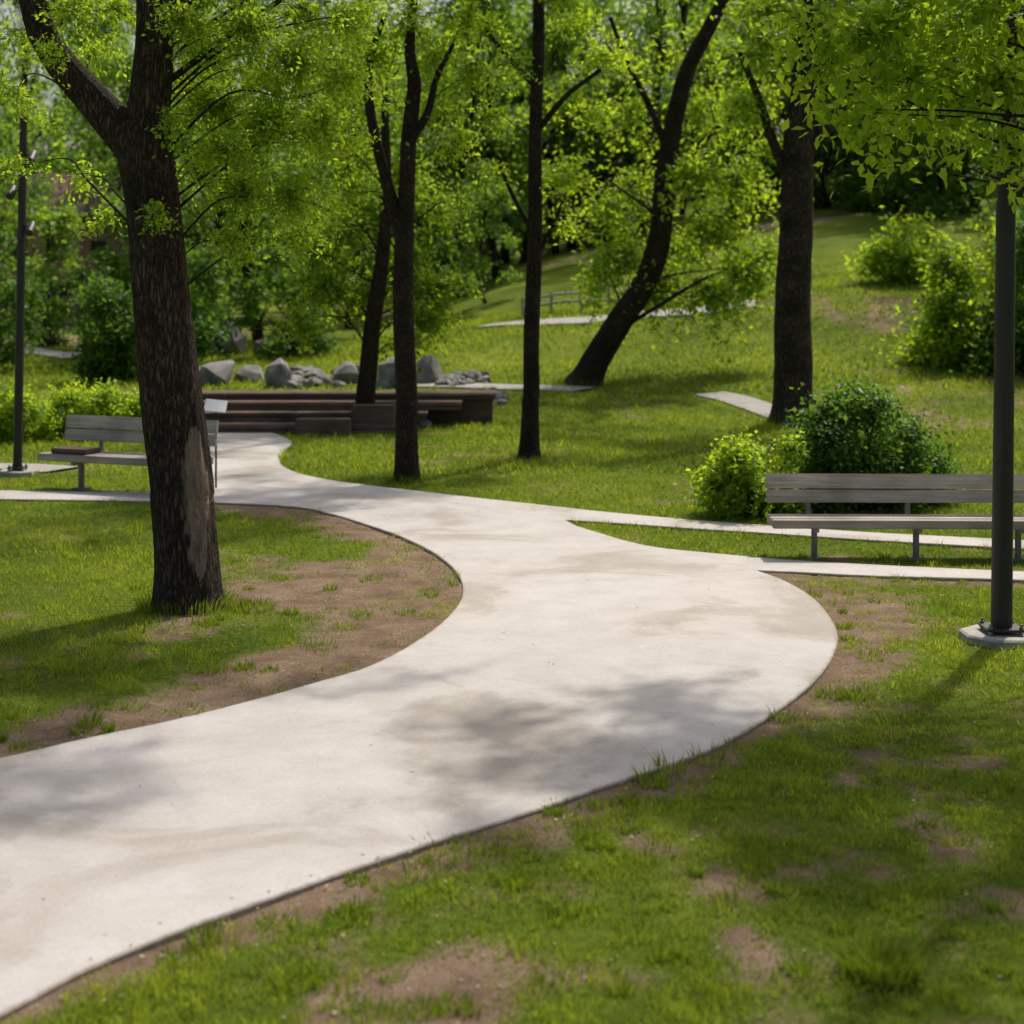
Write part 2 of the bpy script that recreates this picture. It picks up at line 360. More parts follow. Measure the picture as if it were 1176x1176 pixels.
# ---------------------------------------------------------------- grass
def grass_points(y0,y1,dens,marg):
    w1=.33*y1+marg; n=int((y1-y0)*2*w1*dens)
    x=rng.uniform(-w1,w1,n); y=rng.uniform(y0,y1,n); k=np.abs(x)<.33*y+marg; return x[k],y[k]
ga=Acc()
def grass(y0,y1,dens,h,w,marg=1.4,two=True):
    x,y=grass_points(y0,y1,dens,marg)
    sd=look(SD,x,y,9.); dd=look(D,x,y,0.)
    if y1>30:
        for P_,w_ in RL:
            for p_ in P_: sd=np.where((x-p_[0])**2+(y-p_[1])**2<(w_*.45)**2,-1,sd)
    cl=fbm(x,y,.16,30,3); big=fbm(x,y,1.8,40,3)
    pr=(1-ss(.12,.95,dd-.4*cl)*.985)*(.4+.6*ss(-.45,.35,cl))
    k=(sd>-.02)&(rng.random(len(x))<pr)
    x,y,dd,cl,big,sd=x[k],y[k],dd[k],cl[k],big[k],sd[k]; n=len(x)
    hh=h*(.4+.75*rng.random(n))*(1+.75*ss(0,.9,cl)+.35*big.clip(-.6,1))*(1-.5*dd)
    ww=w*(.6+.8*rng.random(n)); th=rng.uniform(0,2*np.pi,n); ln=rng.uniform(0,2*np.pi,n); le=hh*rng.uniform(.1,1.1,n)
    z=Tn(x,y)-.006; b0=np.stack([x,y,z],1); s=np.stack([np.cos(th),np.sin(th),0*th],1)*(ww/2)[:,None]
    l=np.stack([np.cos(ln),np.sin(ln),0*ln],1)*le[:,None]
    tip=b0+l+np.array([0,0,1])*hh[:,None]
    ti=(.5+.35*big+.28*cl+rng.normal(0,.18,n)+.3*(rng.random(n)>.92)+.2*dd).clip(0,1)
    if two:
        mid=b0+l*.3+np.array([0,0,1])*(hh*.6)[:,None]
        V=np.stack([b0-s,b0+s,mid+s*.7,mid-s*.7,tip],1).reshape(-1,3); o=np.arange(n)[:,None]*5
        ga.add(V,q=o+np.array([0,1,2,3]),t=o+np.array([3,2,4]),tint=np.repeat(ti,5))
    else:
        V=np.stack([b0-s,b0+s,tip],1).reshape(-1,3); o=np.arange(n)[:,None]*3
        ga.add(V,t=o+np.array([0,1,2]),tint=np.repeat(ti,3))
grass(5.2,10,3900,.042,.0065,1.2)
grass(10,16,2300,.045,.009,1.2,False)
grass(16,24,950,.055,.014,1.5,False)
grass(24,36,330,.08,.026,2,False)
grass(36,60,90,.12,.05,2,False)
def tuft(px,py,n,r,h,world=None):
    c=G(px,py) if world is None else world
    a=rng.uniform(0,6.283,n); rr=r*np.sqrt(rng.random(n)); x=c[0]+rr*np.cos(a); y=c[1]+rr*np.sin(a)
    hh=h*(.4+.8*rng.random(n)); th=rng.uniform(0,6.28,n); b0=np.stack([x,y,Tn(x,y)-.01],1)
    s=np.stack([np.cos(th),np.sin(th),0*th],1)*.004; out_=np.stack([np.cos(a),np.sin(a),0*a],1)*(hh*rng.uniform(.1,.8,n))[:,None]
    mid=b0+out_*.3+np.array([0,0,1])*(hh*.6)[:,None]; tip=b0+out_+np.array([0,0,1])*hh[:,None]
    V=np.stack([b0-s,b0+s,mid+s*.7,mid-s*.7,tip],1).reshape(-1,3); o=np.arange(n)[:,None]*5
    ga.add(V,q=o+np.array([0,1,2,3]),t=o+np.array([3,2,4]),tint=np.repeat(rng.uniform(.1,.6,n),5))
tuft(215,697,900,.42,.15)
for a in [(770,888,60,.1,.12),(745,897,40,.08,.09),(815,875,60,.12,.11),(1010,1120,900,.16,.13),(400,1058,160,.12,.06),(215,1105,200,.12,.06),(290,700,300,.2,.09),(1075,700,200,.3,.08),(985,800,150,.12,.08),(468,553,300,.3,.14),(607,527,300,.3,.14),(672,443,300,.6,.25),(910,485,300,.6,.25),(240,770,150,.15,.07),(200,720,200,.3,.08)]:
    tuft(*a)
for _ in range(420):
    px=rng.uniform(-50,1226); py=rng.uniform(600,1180); c=G(px,py)
    if look(SD,c[0],c[1],9)>.02: tuft(0,0,rng.integers(20,100),rng.uniform(.04,.16),rng.uniform(.04,.085),c)
obj('grass',ga.mesh('grass',[GRASSM]))

# fallen leaves/petals and crumbs of soil
fa=Acc()
x,y=grass_points(5.5,20,80,1.5); sd=look(SD,x,y,9.); dd=look(D,x,y,0.)
k=((sd>0)&(rng.random(len(x))<.15+.8*dd))|((sd<0)&(rng.random(len(x))<.022+.3*np.exp(-np.abs(sd)/.08))); x,y,sd=x[k],y[k],sd[k]; n=len(x)
z=np.where(sd<0,ZP+.004,Tn(x,y)+.012); th=rng.uniform(0,6.28,n); s=rng.uniform(.005,.015,n)
b0=np.stack([x,y,z],1); u=np.stack([np.cos(th),np.sin(th),rng.uniform(-.2,.5,n)],1)*s[:,None]; v=np.stack([-np.sin(th),np.cos(th),0*th],1)*(s*.6)[:,None]
V=np.stack([b0-u,b0+v,b0+u,b0-v],1).reshape(-1,3)
V[:,2]=np.maximum(V[:,2],np.repeat(z,4))
fa.add(V,q=np.arange(n)[:,None]*4+np.arange(4),tint=np.repeat(rng.random(n)**1.4,4))
LIT=leaf_mat('litter',(.09,.06,.035),(.58,.50,.33),(1,1,1),.2)
obj('fallen_leaves',fa.mesh('fallen_leaves',[LIT]))

# ---------------------------------------------------------------- foliage
def unit(n):
    v=rng.normal(size=(n,3)); return v/np.linalg.norm(v,axis=1)[:,None]
def clump(acc,c,r,n,leaf,droop=.35,lm=0,tm=1,tint=.5,flat=.75,tw=.006,per=26,ar=.27):
    nt_=max(5,n//per); d=unit(nt_); d[:,2]=d[:,2]*flat+.12
    st=c+unit(nt_)*r*.3*rng.random((nt_,1)); L=r*rng.uniform(.45,1.2,nt_)
    ts=np.linspace(0,1,4)
    def pt(idx,t): 
        return st[idx]+d[idx]*(L[idx]*t)[:,None]+np.array([0,0,-1])*(droop*L[idx]*t*t)[:,None]
    if tw>0:
        ring=[]
        s=np.cross(d,[0,0,1.]); s/=np.linalg.norm(s,axis=1)[:,None]+1e-6
        for t in ts:
            pp=pt(np.arange(nt_),np.full(nt_,t)); w_=tw*(1.1-t)
            ring.append(np.stack([pp+s*w_,pp-s*w_*.5+np.array([0,0,w_]),pp-s*w_*.5-np.array([0,0,w_])],1))
        R=np.stack(ring,1).reshape(-1,3); qs=[]
        for a_ in range(3):
            for b_ in range(3): qs.append([a_*3+b_,a_*3+(b_+1)%3,(a_+1)*3+(b_+1)%3,(a_+1)*3+b_])
        qs=(np.arange(nt_)[:,None,None]*12+np.array(qs)[None]).reshape(-1,4)
        acc.add(R,q=qs,m=tm)
    idx=rng.integers(0,nt_,n); t=rng.uniform(.1,1.05,n)
    p_=pt(idx,t)+rng.normal(size=(n,3))*leaf*.75
    ax=d[idx]*.5+unit(n)*.8+np.array([0,0,-.35]); ax/=np.linalg.norm(ax,axis=1)[:,None]
    sd_=np.cross(ax,unit(n)*.8+np.array([0,0,1.])); sd_/=np.linalg.norm(sd_,axis=1)[:,None]+1e-6
    ll=leaf*rng.uniform(.6,1.25,n)
    up=np.cross(sd_,ax)*(ll*.08)[:,None]
    V=np.stack([p_,p_+ax*(ll*.5)[:,None]+sd_*(ll*ar)[:,None]+up,p_+ax*ll[:,None],p_+ax*(ll*.5)[:,None]-sd_*(ll*ar)[:,None]+up],1).reshape(-1,3)
    tt=(tint+rng.normal(0,.15,n)+ (rng.normal(0,.17,nt_))[idx]).clip(0,1)
    acc.add(V,q=np.arange(n)[:,None]*4+np.arange(4),m=lm,tint=np.repeat(tt,4))

def barkdisp(amp,k=9):
    o=rng.random()*50
    def f(th,L):
        a=vnoise(np.cos(th)*k/2.5,np.sin(th)*k/2.5+L*.9,1.0,3+o)*.5+vnoise(np.cos(th)*k,np.sin(th)*k+L*2.2,1.0,7+o)*.35
        lump=vnoise(np.cos(th)*.8+L*.7,np.sin(th)*.8,1,o)
        return 1+amp*(1-np.abs(a)*2)*.8-amp*.4+lump*amp*.8
    return f

def tree(name,px,py,limbs,clumps,leaf=.07,lmat=LEAF,bmat=BARK2,seg=14,amp=.08,flare=1.35,upper=None,droop=.35,scar=False,base=None,per=26,dens=1.0,lw=1.0):
    if base is None: base=G(px,py)
    d=base[1]
    tr_=Acc(); pts_all=[]
    for li,lb in enumerate(limbs):
        P=np.array([ [*Wp(a[0],a[1],d+(a[3] if len(a)>3 else 0))] for a in lb]); R=np.array([a[2]/2/F*d for a in lb])
        if li==0: P[0]=[*P[0][:2],base[2]-.15]
        nn=16 if seg>20 else 8
        Q=catmull(np.c_[P,R],nn); RR=Q[:,3].clip(.004)
        if li==0:
            hgt=Q[:,2]-base[2]; RR=RR*(1+(flare-1)*np.exp(-np.clip(hgt,0,9)/.22))
        Q3=Q[:,:3].copy(); Q3[:,0]+=.015*np.sin(Q3[:,2]*2.1+li)*(hgt>1 if li==0 else 1)
        tube(tr_,Q3,RR,seg,0,barkdisp(amp),.5); pts_all.append(np.c_[Q3,RR])
    if scar:
        V=tr_.v[0]; zc=V[:,2]; c0=np.interp(zc,pts_all[0][:,2],pts_all[0][:,0]); ang=np.arctan2(V[:,1]-d,V[:,0]-c0)
        zz=(zc-base[2]-.95)/.66; aa=(ang+.85-.12*zz)/(.46*np.sqrt(np.clip(1-zz**2,0,1))+1e-3)
        tr_.tint[0]=np.where((np.abs(zz)<1),.5+.5*ss(1.15,.6,np.abs(aa)+.35*vnoise(ang*9,zc*9,1,2)),.5)
    pa=np.vstack(pts_all)
    cr=Acc()
    allc=[]
    for c in clumps:
        dz=c[2]; p_=Wp(c[0],c[1],d+dz); allc.append((p_,c[3],int(c[4]*dens),leaf,(c[5] if len(c)>5 else .5)-.06))
    if upper:
        n,cx,cy,cz,rx,rz,rr,nl,lf=upper
        for _ in range(n):
            u=unit(1)[0]*rng.random()**.4; allc.append((np.array([base[0]+cx+u[0]*rx,base[1]+cy+u[1]*rx,cz+u[2]*rz]),rr*rng.uniform(.7,1.3),nl,lf,.5))
    for (c,r,n,lf,tt) in allc:
        hd=np.linalg.norm(pa[:,:2]-c[:2],axis=1); cost=hd+np.abs(pa[:,2]-(c[2]-.5*hd))*1.2+ (pa[:,2]>c[2]+.3)*2+(pa[:,2]<base[2]+1.2)*4
        k=np.argmin(cost); s=pa[k]
        L=np.linalg.norm(c-s[:3]); 
        m1=s[:3]*.6+c*.4+np.array([0,0,.12*L])+rng.normal(size=3)*.06*L; m2=s[:3]*.25+c*.75+np.array([0,0,.08*L])+rng.normal(size=3)*.05*L
        r0=min(s[3]*.35,(.006+.011*L)*lw); Q=catmull([s[:3],m1,m2,c],5)
        tube(tr_,Q,np.linspace(r0,.003,len(Q)),6,0)
        clump(cr,c,r,n,lf,droop,0,1,tt,per=per,tw=(.003+.0002*d)*lw)
    e=empty(name,tuple(base))
    obj('trunk',tr_.mesh('trunk',[bmat],True),e,loc=tuple(-base)); obj('crown',cr.mesh('crown',[lmat,bmat]),e,loc=tuple(-base))
    return e

# big tree on the left
tree('elm_tree',215,697,[
  [(217,700,74),(214,640,72),(207,560,71),(200,480,70),(193,400,67),(184,320,65),(174,240,62),(166,180,64),(163,140,58)],
  [(160,175,50),(140,150,46),(105,110,40),(70,70,36),(45,25,32),(25,-60,28),(0,-160,22,.3),(-40,-300,14,.6)],
  [(168,170,52),(172,130,48),(176,90,46),(178,40,42),(176,-60,38),(190,-180,28),(210,-320,14)],
  [(176,60,22),(210,0,18,.2),(270,-70,14,.5),(340,-140,10,.8)],
 ],
 [(30,40,.5,.42,560,.8),(85,10,-.4,.38,520,.8),(15,110,.8,.38,430,.8),(60,-10,.2,.5,600,.7),(110,60,.9,.35,350,.8),(130,10,.6,.35,400,.7),(60,60,-.6,.3,260,.8),
  (235,50,.4,.5,1300,.7),(290,30,-.3,.5,1400,.75),(340,70,.3,.5,1500,.8),(250,120,.5,.45,1300,.65),(310,140,0,.5,1600,.8),(370,140,-.3,.42,1100,.9),
  (225,195,.7,.35,700,.6),(280,215,.2,.45,1300,.7),(335,225,-.2,.4,1000,.75),(270,275,.1,.3,480,.7),(345,270,.3,.28,380,.7),(395,90,.4,.35,700,.8),(180,245,-.45,.2,200,.7),(120,250,.5,.2,150,.7),(215,20,-.6,.35,700,.7),(200,140,-.5,.16,200,.7),(400,20,.2,.4,700,.8),(240,-20,0,.5,900),(390,160,.2,.3,520,.95),(260,170,-.5,.4,700,.7),(345,10,.5,.5,900,.7),(300,90,.7,.5,1000,.7),(230,100,.9,.4,650,.6),(90,200,.7,.3,200,.8),(30,190,.9,.3,180,.8)],
 leaf=.053,bmat=BARK,seg=96,amp=.055,flare=1.2,upper=(40,1.6,.3,7.3,3.1,1.3,.8,300,.09),scar=True,droop=.5,per=30,dens=1.2,lw=.55)

tree('ash_tree',468,552,[
  [(468,556,25),(467,500,25),(466,420,24),(464,340,23),(463,280,22),(466,220,19),(470,160,18),(476,100,16),(470,50,12),(478,-40,9)],
  [(463,285,17),(452,240,15),(440,190,13),(428,140,12),(422,90,10),(428,55,8),(442,15,6)],
  [(470,165,12),(490,130,9),(500,90,7),(520,50,5)],
 ],
 [(400,220,.4,.55,450,.75),(385,150,-.3,.5,420,.7),(430,60,0,.6,620,.8),(500,60,.3,.6,620,.7),(520,160,-.4,.5,380,.9),(470,20,0,.7,720,.7),(545,90,.2,.5,400,.7),(400,20,.5,.7,720,.7),(380,260,0,.35,150,.9),(540,20,.3,.6,480,.8),(530,230,.5,.35,120,.8),(420,110,.6,.6,520,.7),(500,120,.8,.6,520,.7)],
 leaf=.09,upper=(12,0,.5,8.7,2.3,1.2,1.0,240,.15),droop=.4,amp=.06,lw=.7)
tree('maple_tree',418,492,[
  [(417,495,24),(421,440,21),(428,380,19),(436,320,17),(442,250,14),(444,180,11),(440,100,8)]],
 [(375,335,.5,.8,1000,.55),(350,365,-.3,.5,500,.7),(425,335,.8,.8,1000,.5),(490,365,.5,.7,900,.55),(400,265,.8,.9,950,.5),(470,295,1,.8,850,.45),(500,330,.3,.7,850,.5),(360,290,.5,.8,850,.6),(500,240,1,.8,700,.6),(400,180,1,1,850,.55),(460,200,1.4,1,850,.5),(350,230,1.4,.9,800,.55),(470,395,.8,.6,500,.35),(400,120,1.2,1,650,.55),(480,130,1.2,1,650,.55)],
 leaf=.115,lmat=LEAF,upper=(6,0,.8,7.5,2,1.5,1.1,200,.18),dens=1.1)
tree('ash_tree',607,527,[
  [(607,530,21),(609,470,20),(611,400,19),(613,320,18),(614,240,17),(616,150,15),(617,60,14),(619,-60,11),(622,-250,7)],
  [(614,300,6),(632,262,5),(650,225,4)],[(613,270,6),(590,225,5),(575,190,3)],[(616,150,8),(650,110,6),(690,80,5)],[(616,100,7),(580,60,6),(555,30,4)]],
 [(560,130,.5,.5,330,.9),(655,200,-.2,.5,340,.85),(570,200,0,.35,150,.9),(700,70,.3,.6,420,.9),(560,30,0,.6,340,.8),(660,30,.6,.6,420,.8),(580,70,-.5,.5,260,.7),(690,130,.4,.5,340,.9),(640,0,0,.6,350,.7),(645,262,0,.3,110,.8)],
 leaf=.1,upper=(12,0,.6,9.5,2.6,1.2,1,260,.16),droop=.45,lw=.7)
tree('willow_tree',672,442,[
  [(668,446,34),(690,405,31),(715,365,29),(738,330,27),(754,285,26),(762,230,24),(768,180,22),(776,130,20),(790,80,18),(815,30,16),(840,-30,13),(850,-120,9)],
  [(768,180,10),(745,120,8),(720,70,6),(700,20,5)],[(762,225,9),(800,170,7),(845,130,5)]],
 [(715,290,.5,1.1,1100,.65),(760,330,1.2,1,1000,.6),(815,335,.6,1.0,1100,.65),(850,310,1.5,1,1000,.6),(820,265,.5,1.3,1400,.75),(872,290,1.6,1,900,.6),(700,235,1,1.1,800,.75),(850,200,1,1.3,1150,.75),(800,190,-.8,1.1,850,.8),(725,130,1,1.1,750,.75),(650,190,1.3,1,550,.7),(860,110,.6,1.3,900,.7),(690,310,2,1,800,.6),(780,280,2,1.2,1100,.65),(730,210,2.2,1.2,850,.7),(800,50,1,1.4,800,.75),(700,50,1,1.3,600,.75),(800,120,1.6,1.3,800,.7),(650,100,1.6,1.2,480,.75)],
 leaf=.16,upper=(8,2,1,13.5,3.5,1.5,1.6,200,.24),droop=.9)
tree('oak_tree',910,484,[
  [(911,488,44),(911,440,43),(911,360,41),(913,280,39),(916,200,37),(920,130,35),(928,60,32),(930,-20,28),(925,-120,20)],
  [(917,190,18),(945,150,16),(975,105,13),(1005,60,10),(1030,20,7)],[(916,220,14),(890,170,12),(870,110,9),(850,60,6)]],
 [(975,50,.6,.9,750,.7),(1010,90,.3,.9,750,.7),(870,60,.5,.9,850,.65),(850,120,-.3,.8,650,.8),(940,10,0,1,850,.6),(880,10,.8,1,850,.65),(1050,30,.6,1,650,.65),(1000,20,1,1,750,.65),(885,170,.6,.5,300,.75)],
 leaf=.13,bmat=BARK,seg=28,amp=.08,upper=(13,0,1,10.5,3.2,1.4,1.3,260,.2),droop=.5)
# near tree off the right edge
b0=np.array([6.2,13.6,0.])
def P2(x,z,d=13.6): return ((x)/d*F+CX, HY-(z-CH)/d*F)
tb=[(*P2(6.2,0),85),(*P2(6.2,2),78),(*P2(6.1,4),66),(*P2(6.0,6),50),(*P2(5.9,8),24)]
tree('ash_tree',0,0,[tb,
   [(*P2(6.1,4.2),34),(*P2(5.3,5.3),26,-.6),(*P2(4.4,5.75),16,-1.2),(*P2(3.4,5.9),7,-1.6)],
   [(*P2(6.1,4.4),34),(*P2(5.6,5.6),28,-1.6),(*P2(4.9,6.4),20,-3.2),(*P2(4.2,6.7),10,-4.8)]],
 [(985,40,-1,.45,300,.85),(1040,90,-1.2,.4,280,.9),(1100,40,-.8,.5,360,.8),(1090,120,-1.2,.35,200,.9),(1150,90,-1,.45,300,.8),(1160,170,-1.3,.28,130,.85),(1005,130,-1.5,.3,150,.95),(950,70,-1.2,.35,170,.9),(960,125,-1.4,.25,90,.95),(1040,10,-1,.45,300,.8),(1130,0,-1.5,.5,350,.75),(910,20,-1,.4,180,.9),(1010,185,-1.4,.14,30,.9),(1080,180,-1.4,.12,24,.9),(1175,40,-.6,.4,260,.8),(1070,-10,-.4,.5,300,.8)],
 leaf=.115,upper=(50,-1.3,-1.2,6.9,3.5,1.1,.8,260,.12),base=b0,droop=.8,per=12,seg=20,dens=1.1,lw=.5)

# shrubs
def shrub(name,c,lobes,leaf,lm):
    a=Acc(); c=np.asarray(c,float)
    for (dx,dy,dz,r,n,t) in lobes:
        cc=c+np.array([dx,dy,dz]); tube(a,catmull([c+rng.normal(size=3)*[.15,.15,0],c+(cc-c)*.5+rng.normal(size=3)*.05,cc],4),np.linspace(.02,.005,9),5,1)
        clump(a,cc,r,n,leaf,.15,0,1,t,.9,.005,per=18,ar=.32)
    return obj(name,a.mesh(name,[lm,BARK2]))
def dome(rx,rz,n,r,nl,t,ry=None):
    ry=ry or rx*.8; L=[]
    for _ in range(n):
        u=unit(1)[0]; u[2]=abs(u[2]); k=rng.random()**.45; L.append((u[0]*rx*k,u[1]*ry*k,.12+u[2]*rz*k,r*rng.uniform(.7,1.35),nl,t+rng.normal(0,.12)))
    return L
c=G(880,602); shrub('shrub',c+np.array([0,.7,0]),dome(.6,.98,20,.34,380,.7),.075,LEAF)
c=G(1000,600); shrub('shrub',c+np.array([.05,1.3,0]),dome(.9,1.4,34,.42,420,.6),.085,LEAFD)
c=G(1050,592); shrub('shrub',c+np.array([.3,1.3,0]),dome(.85,1.1,20,.4,380,.65),.085,LEAFD)
c=G(110,505); shrub('hedge',c+np.array([0,.5,0]),dome(1.3,.95,36,.38,380,.8,.6),.08,LEAF)
c=G(20,510); shrub('hedge',c+np.array([-.4,.3,0]),dome(.9,.75,20,.34,340,.7,.5),.08,LEAF)
c=G(130,440); shrub('shrub',c,dome(1.3,2.5,34,.6,380,.45),.14,LEAFD)
c=G(1120,418); shrub('shrub',c,dome(1.5,3.1,40,.75,380,.6),.16,LEAF)
c=G(1195,425); shrub('shrub',c,dome(1.4,3.4,30,.75,380,.5),.16,LEAFD)
c=G(1040,325); shrub('shrub',c,dome(1.6,1.6,16,.7,260,.7),.2,LEAF)

# ---------------------------------------------------------------- distant woods
def proto(seed,h,cr_,lmat,low,nl,nC=30):
    global rng
    keep=rng; rng=np.random.default_rng(seed)
    a=Acc(); x=np.cumsum(rng.normal(0,.25,6)); yv=np.cumsum(rng.normal(0,.25,6)); zz=np.linspace(-.6,h*.85,6)
    P=catmull(np.c_[x-x[0],yv-yv[0],zz],4); R=np.linspace(.2,.05,len(P))*h/12
    tube(a,P,R,8,1,tint=.5)
    for _ in range(nC):
        t=rng.uniform(low,1.05); w=cr_*(.5+.7*np.sin(np.pi*min(1,(t-low)/(1.15-low)+.12)))
        ang=rng.uniform(0,6.28); rr=w*rng.random()**.6
        c=np.array([rr*np.cos(ang),rr*np.sin(ang),t*h])+P[min(len(P)-1,int(t*.85*(len(P)-1)))]*[1,1,0]
        s=P[max(2,min(len(P)-1,int((t-.15)*(len(P)-1))))]
        Q=catmull([s,(s+c)/2+[0,0,.3],c],3); tube(a,Q,np.linspace(.04,.01,len(Q)),4,1)
        clump(a,c,rng.uniform(.9,1.6)*h/13,nl//nC,.30,.45,0,1,rng.uniform(.2,.95),tw=0,per=16,ar=.32)
    me=a.mesh('distant_tree',[lmat,BARK2]); rng=keep; return me
protos=[proto(11,14,2.9,LEAFB,.2,5800,32),proto(12,16,3.2,LEAFB,.26,5600,31),proto(13,12,2.8,LEAFB,.12,5200,30),proto(14,17,2.8,LEAFD,.3,5000,28),proto(15,7,2.5,LEAFD,.05,4600)]
wd=empty('distant_woodland')
R2=np.random.default_rng(5)
def plant(x,y,k,s):
    obj('woodland_tree',protos[k],wd,loc=(x,y,float(T(x,y))-.1),rot=(0,0,R2.uniform(0,6.28)),scale=(s*R2.uniform(.95,1.2),)*2+(s,))
for (y0,y1,n,hw) in [(72,90,24,.38),(90,120,34,.40)]:
    for i_ in range(n):
        y=R2.uniform(y0,y1); x=(-1+2*(i_+R2.uniform(0,1))/n)*hw*y
        if -21<x/y*70<-17 and y<84: continue
        k=R2.choice([0,1,2,3]); plant(x,y,k,R2.uniform(.72,1.1))
for i_ in range(42):
    y=R2.uniform(84,125); x=(-1+2*(i_+R2.uniform(0,1))/42)*.40*y; plant(x,y,4,R2.uniform(.9,1.4))
for px,d,k,s in [(-20,48,4,.6),(185,50,4,.8),(260,54,2,.8),(330,52,4,.6),(300,60,0,.9),(165,62,1,.85),(-15,62,0,.9),(230,70,4,.8),(480,70,4,.8),(1160,60,3,.85),(1210,50,2,.85),(1080,70,4,.9),(560,62,2,.42),(1000,76,4,.9),(940,80,4,.9),(1190,64,4,.9),(520,76,1,.9),(640,84,0,.95),(740,86,4,1.1),(850,84,2,1.),(60,60,4,.42),(118,57,4,.5),(400,66,0,.85),(1050,78,1,.95),(980,82,3,1.),(55,66,2,.5),(700,92,3,1.05),(580,90,3,1.),(460,84,3,.9)]:
    plant((px-CX)/F*d,d,k,s)

# ---------------------------------------------------------------- benches
def bench(name,loc,rotz,L,sup,s=1.0,block=False):
    e=empty(name,loc,(0,0,rotz),(s,s,s))
    a=Acc()
    for k in range(3): box(a,(L/2,.09+k*.165,.375),(L,.15,.085),bev=.008,tint=.2+.15*k)
    obj('seat',a.mesh('seat',[WOODG]),e)
    a=Acc(); rx=Matrix.Rotation(math.radians(-10),4,'X')
    box(a,(L/2,.545,.60),(L,.045,.135),rot=rx,bev=.006,tint=.7); box(a,(L/2,.572,.755),(L,.045,.155),rot=rx,bev=.006,tint=1.)
    obj('backrest',a.mesh('backrest',[WOODG]),e)
    for i,x in enumerate(sup):
        a=Acc(); box(a,(x,.2,.16),(.055,.07,.32),bev=.01); box(a,(x,.2,.0),(.15,.2,.035),bev=.006); box(a,(x,.27,.312),(.05,.5,.04),bev=.005)
        box(a,(x,.585,.53),(.05,.035,.46),rot=None,bev=.005); box(a,(x,.545,.315),(.05,.1,.04),bev=.005)
        obj('leg_%d'%(i+1),a.mesh('leg',[METALG]),e)
    if block:
        a=Acc(); box(a,(.42,.2,.452),(.5,.3,.06),bev=.01,tint=.1); obj('wooden_block',a.mesh('block',[WOODT]),e)
    return e
bench('park_bench',(2.68,16.65,0),math.radians(-1.2),3.0,(.45,1.5,2.55))
g1_=G(80,563); g2_=G(160,568); ang=math.atan2(g2_[1]-g1_[1],g2_[0]-g1_[0])
bench('park_bench',(g1_[0]-.5*math.cos(ang),g1_[1]-.5*math.sin(ang)-.2,0.02),ang,2.15,(.5,1.62),1.16,True)

# ---------------------------------------------------------------- lamps
def lamp(loc,r,h,foot):
    e=empty('street_lamp',loc)
    a=Acc(); tube(a,[(0,0,z) for z in np.linspace(.08,h,12)],np.linspace(r,r*.85,12),24,cap=True); obj('post',a.mesh('post',[METAL],True),e)
    a=Acc(); 
    th=np.linspace(0,2*np.pi,8,endpoint=False)+np.pi/8
    bt=np.stack([foot*np.cos(th),foot*np.sin(th),0*th-.15],1); tp=bt.copy(); tp[:,2]=.06; tp2=tp*[.95,.95,1]; tp2[:,2]=.075
    a.add(np.vstack([bt,tp,tp2,[[0,0,.075]]]),q=[[k,(k+1)%8,(k+1)%8+8,k+8] for k in range(8)]+[[k+8,(k+1)%8+8,(k+1)%8+16,k+16] for k in range(8)],t=[[k+16,(k+1)%8+16,24] for k in range(8)])
    obj('footing',a.mesh('footing',[FOOT]),e)
    a=Acc(); box(a,(0,0,.115),(r*3.6,r*3.6,.018),bev=.003); obj('base_plate',a.mesh('base_plate',[METAL]),e)
    a=Acc()
    for sx in (-1,1):
        for sy in (-1,1):
            tube(a,[(sx*r*1.45,sy*r*1.45,z) for z in (.07,.165)],[.011,.011],8,cap=True); tube(a,[(sx*r*1.45,sy*r*1.45,z) for z in (.124,.142)],[.02,.02],6,cap=True)
            tube(a,[(sx*r*1.45,sy*r*1.45,z) for z in (.085,.1055)],[.02,.02],6,cap=True)
    obj('anchor_bolts',a.mesh('bolts',[BOLT]),e)
    for i,(z,sx) in enumerate([(h*.90,1),(h*.80,-1),(h*.70,1)]):
        a=Acc(); tube(a,[(sx*r*.8,0,z),(sx*(r+.06),-.02,z)],[.015,.015],8); 
        tube(a,[(sx*(r+.08),.05,z+.05),(sx*(r+.08),.0,z),(sx*(r+.08),-.13,z-.1)],[.045,.06,.062],14,cap=True)
        obj('spotlight_%d'%(i+1),a.mesh('spot',[METAL],True),e)
    a=Acc(); tube(a,[(0,0,h),(0,0,h+.03)],[r*.95,r*.9],20,cap=True); obj('top_cap',a.mesh('cap',[METAL],True),e)
    return e
g=G(1150,737); l1=lamp((g[0],g[1],0),.084,5.6,.33); l1.rotation_euler=(0,math.radians(.6),0)
g=G(20,546); l2=lamp((g[0],g[1],0),.066,5.25,.26); l2.rotation_euler=(0,math.radians(1.0),0)

# info sign
g=G(248,562); e=empty('information_sign',tuple(g))
a=Acc(); tube(a,[(0,0,0),(0,0,1.12)],[.014,.014],8,cap=True); box(a,(0,0,.01),(.16,.16,.015)); obj('post',a.mesh('post',[METAL]),e)
a=Acc(); rx=Matrix.Rotation(math.radians(38),4,'X')@Matrix.Rotation(math.radians(8),4,'Y'); box(a,(0,-.02,1.15),(.30,.24,.018),rot=rx,bev=.003); obj('panel',a.mesh('panel',[SIGNW]),e)

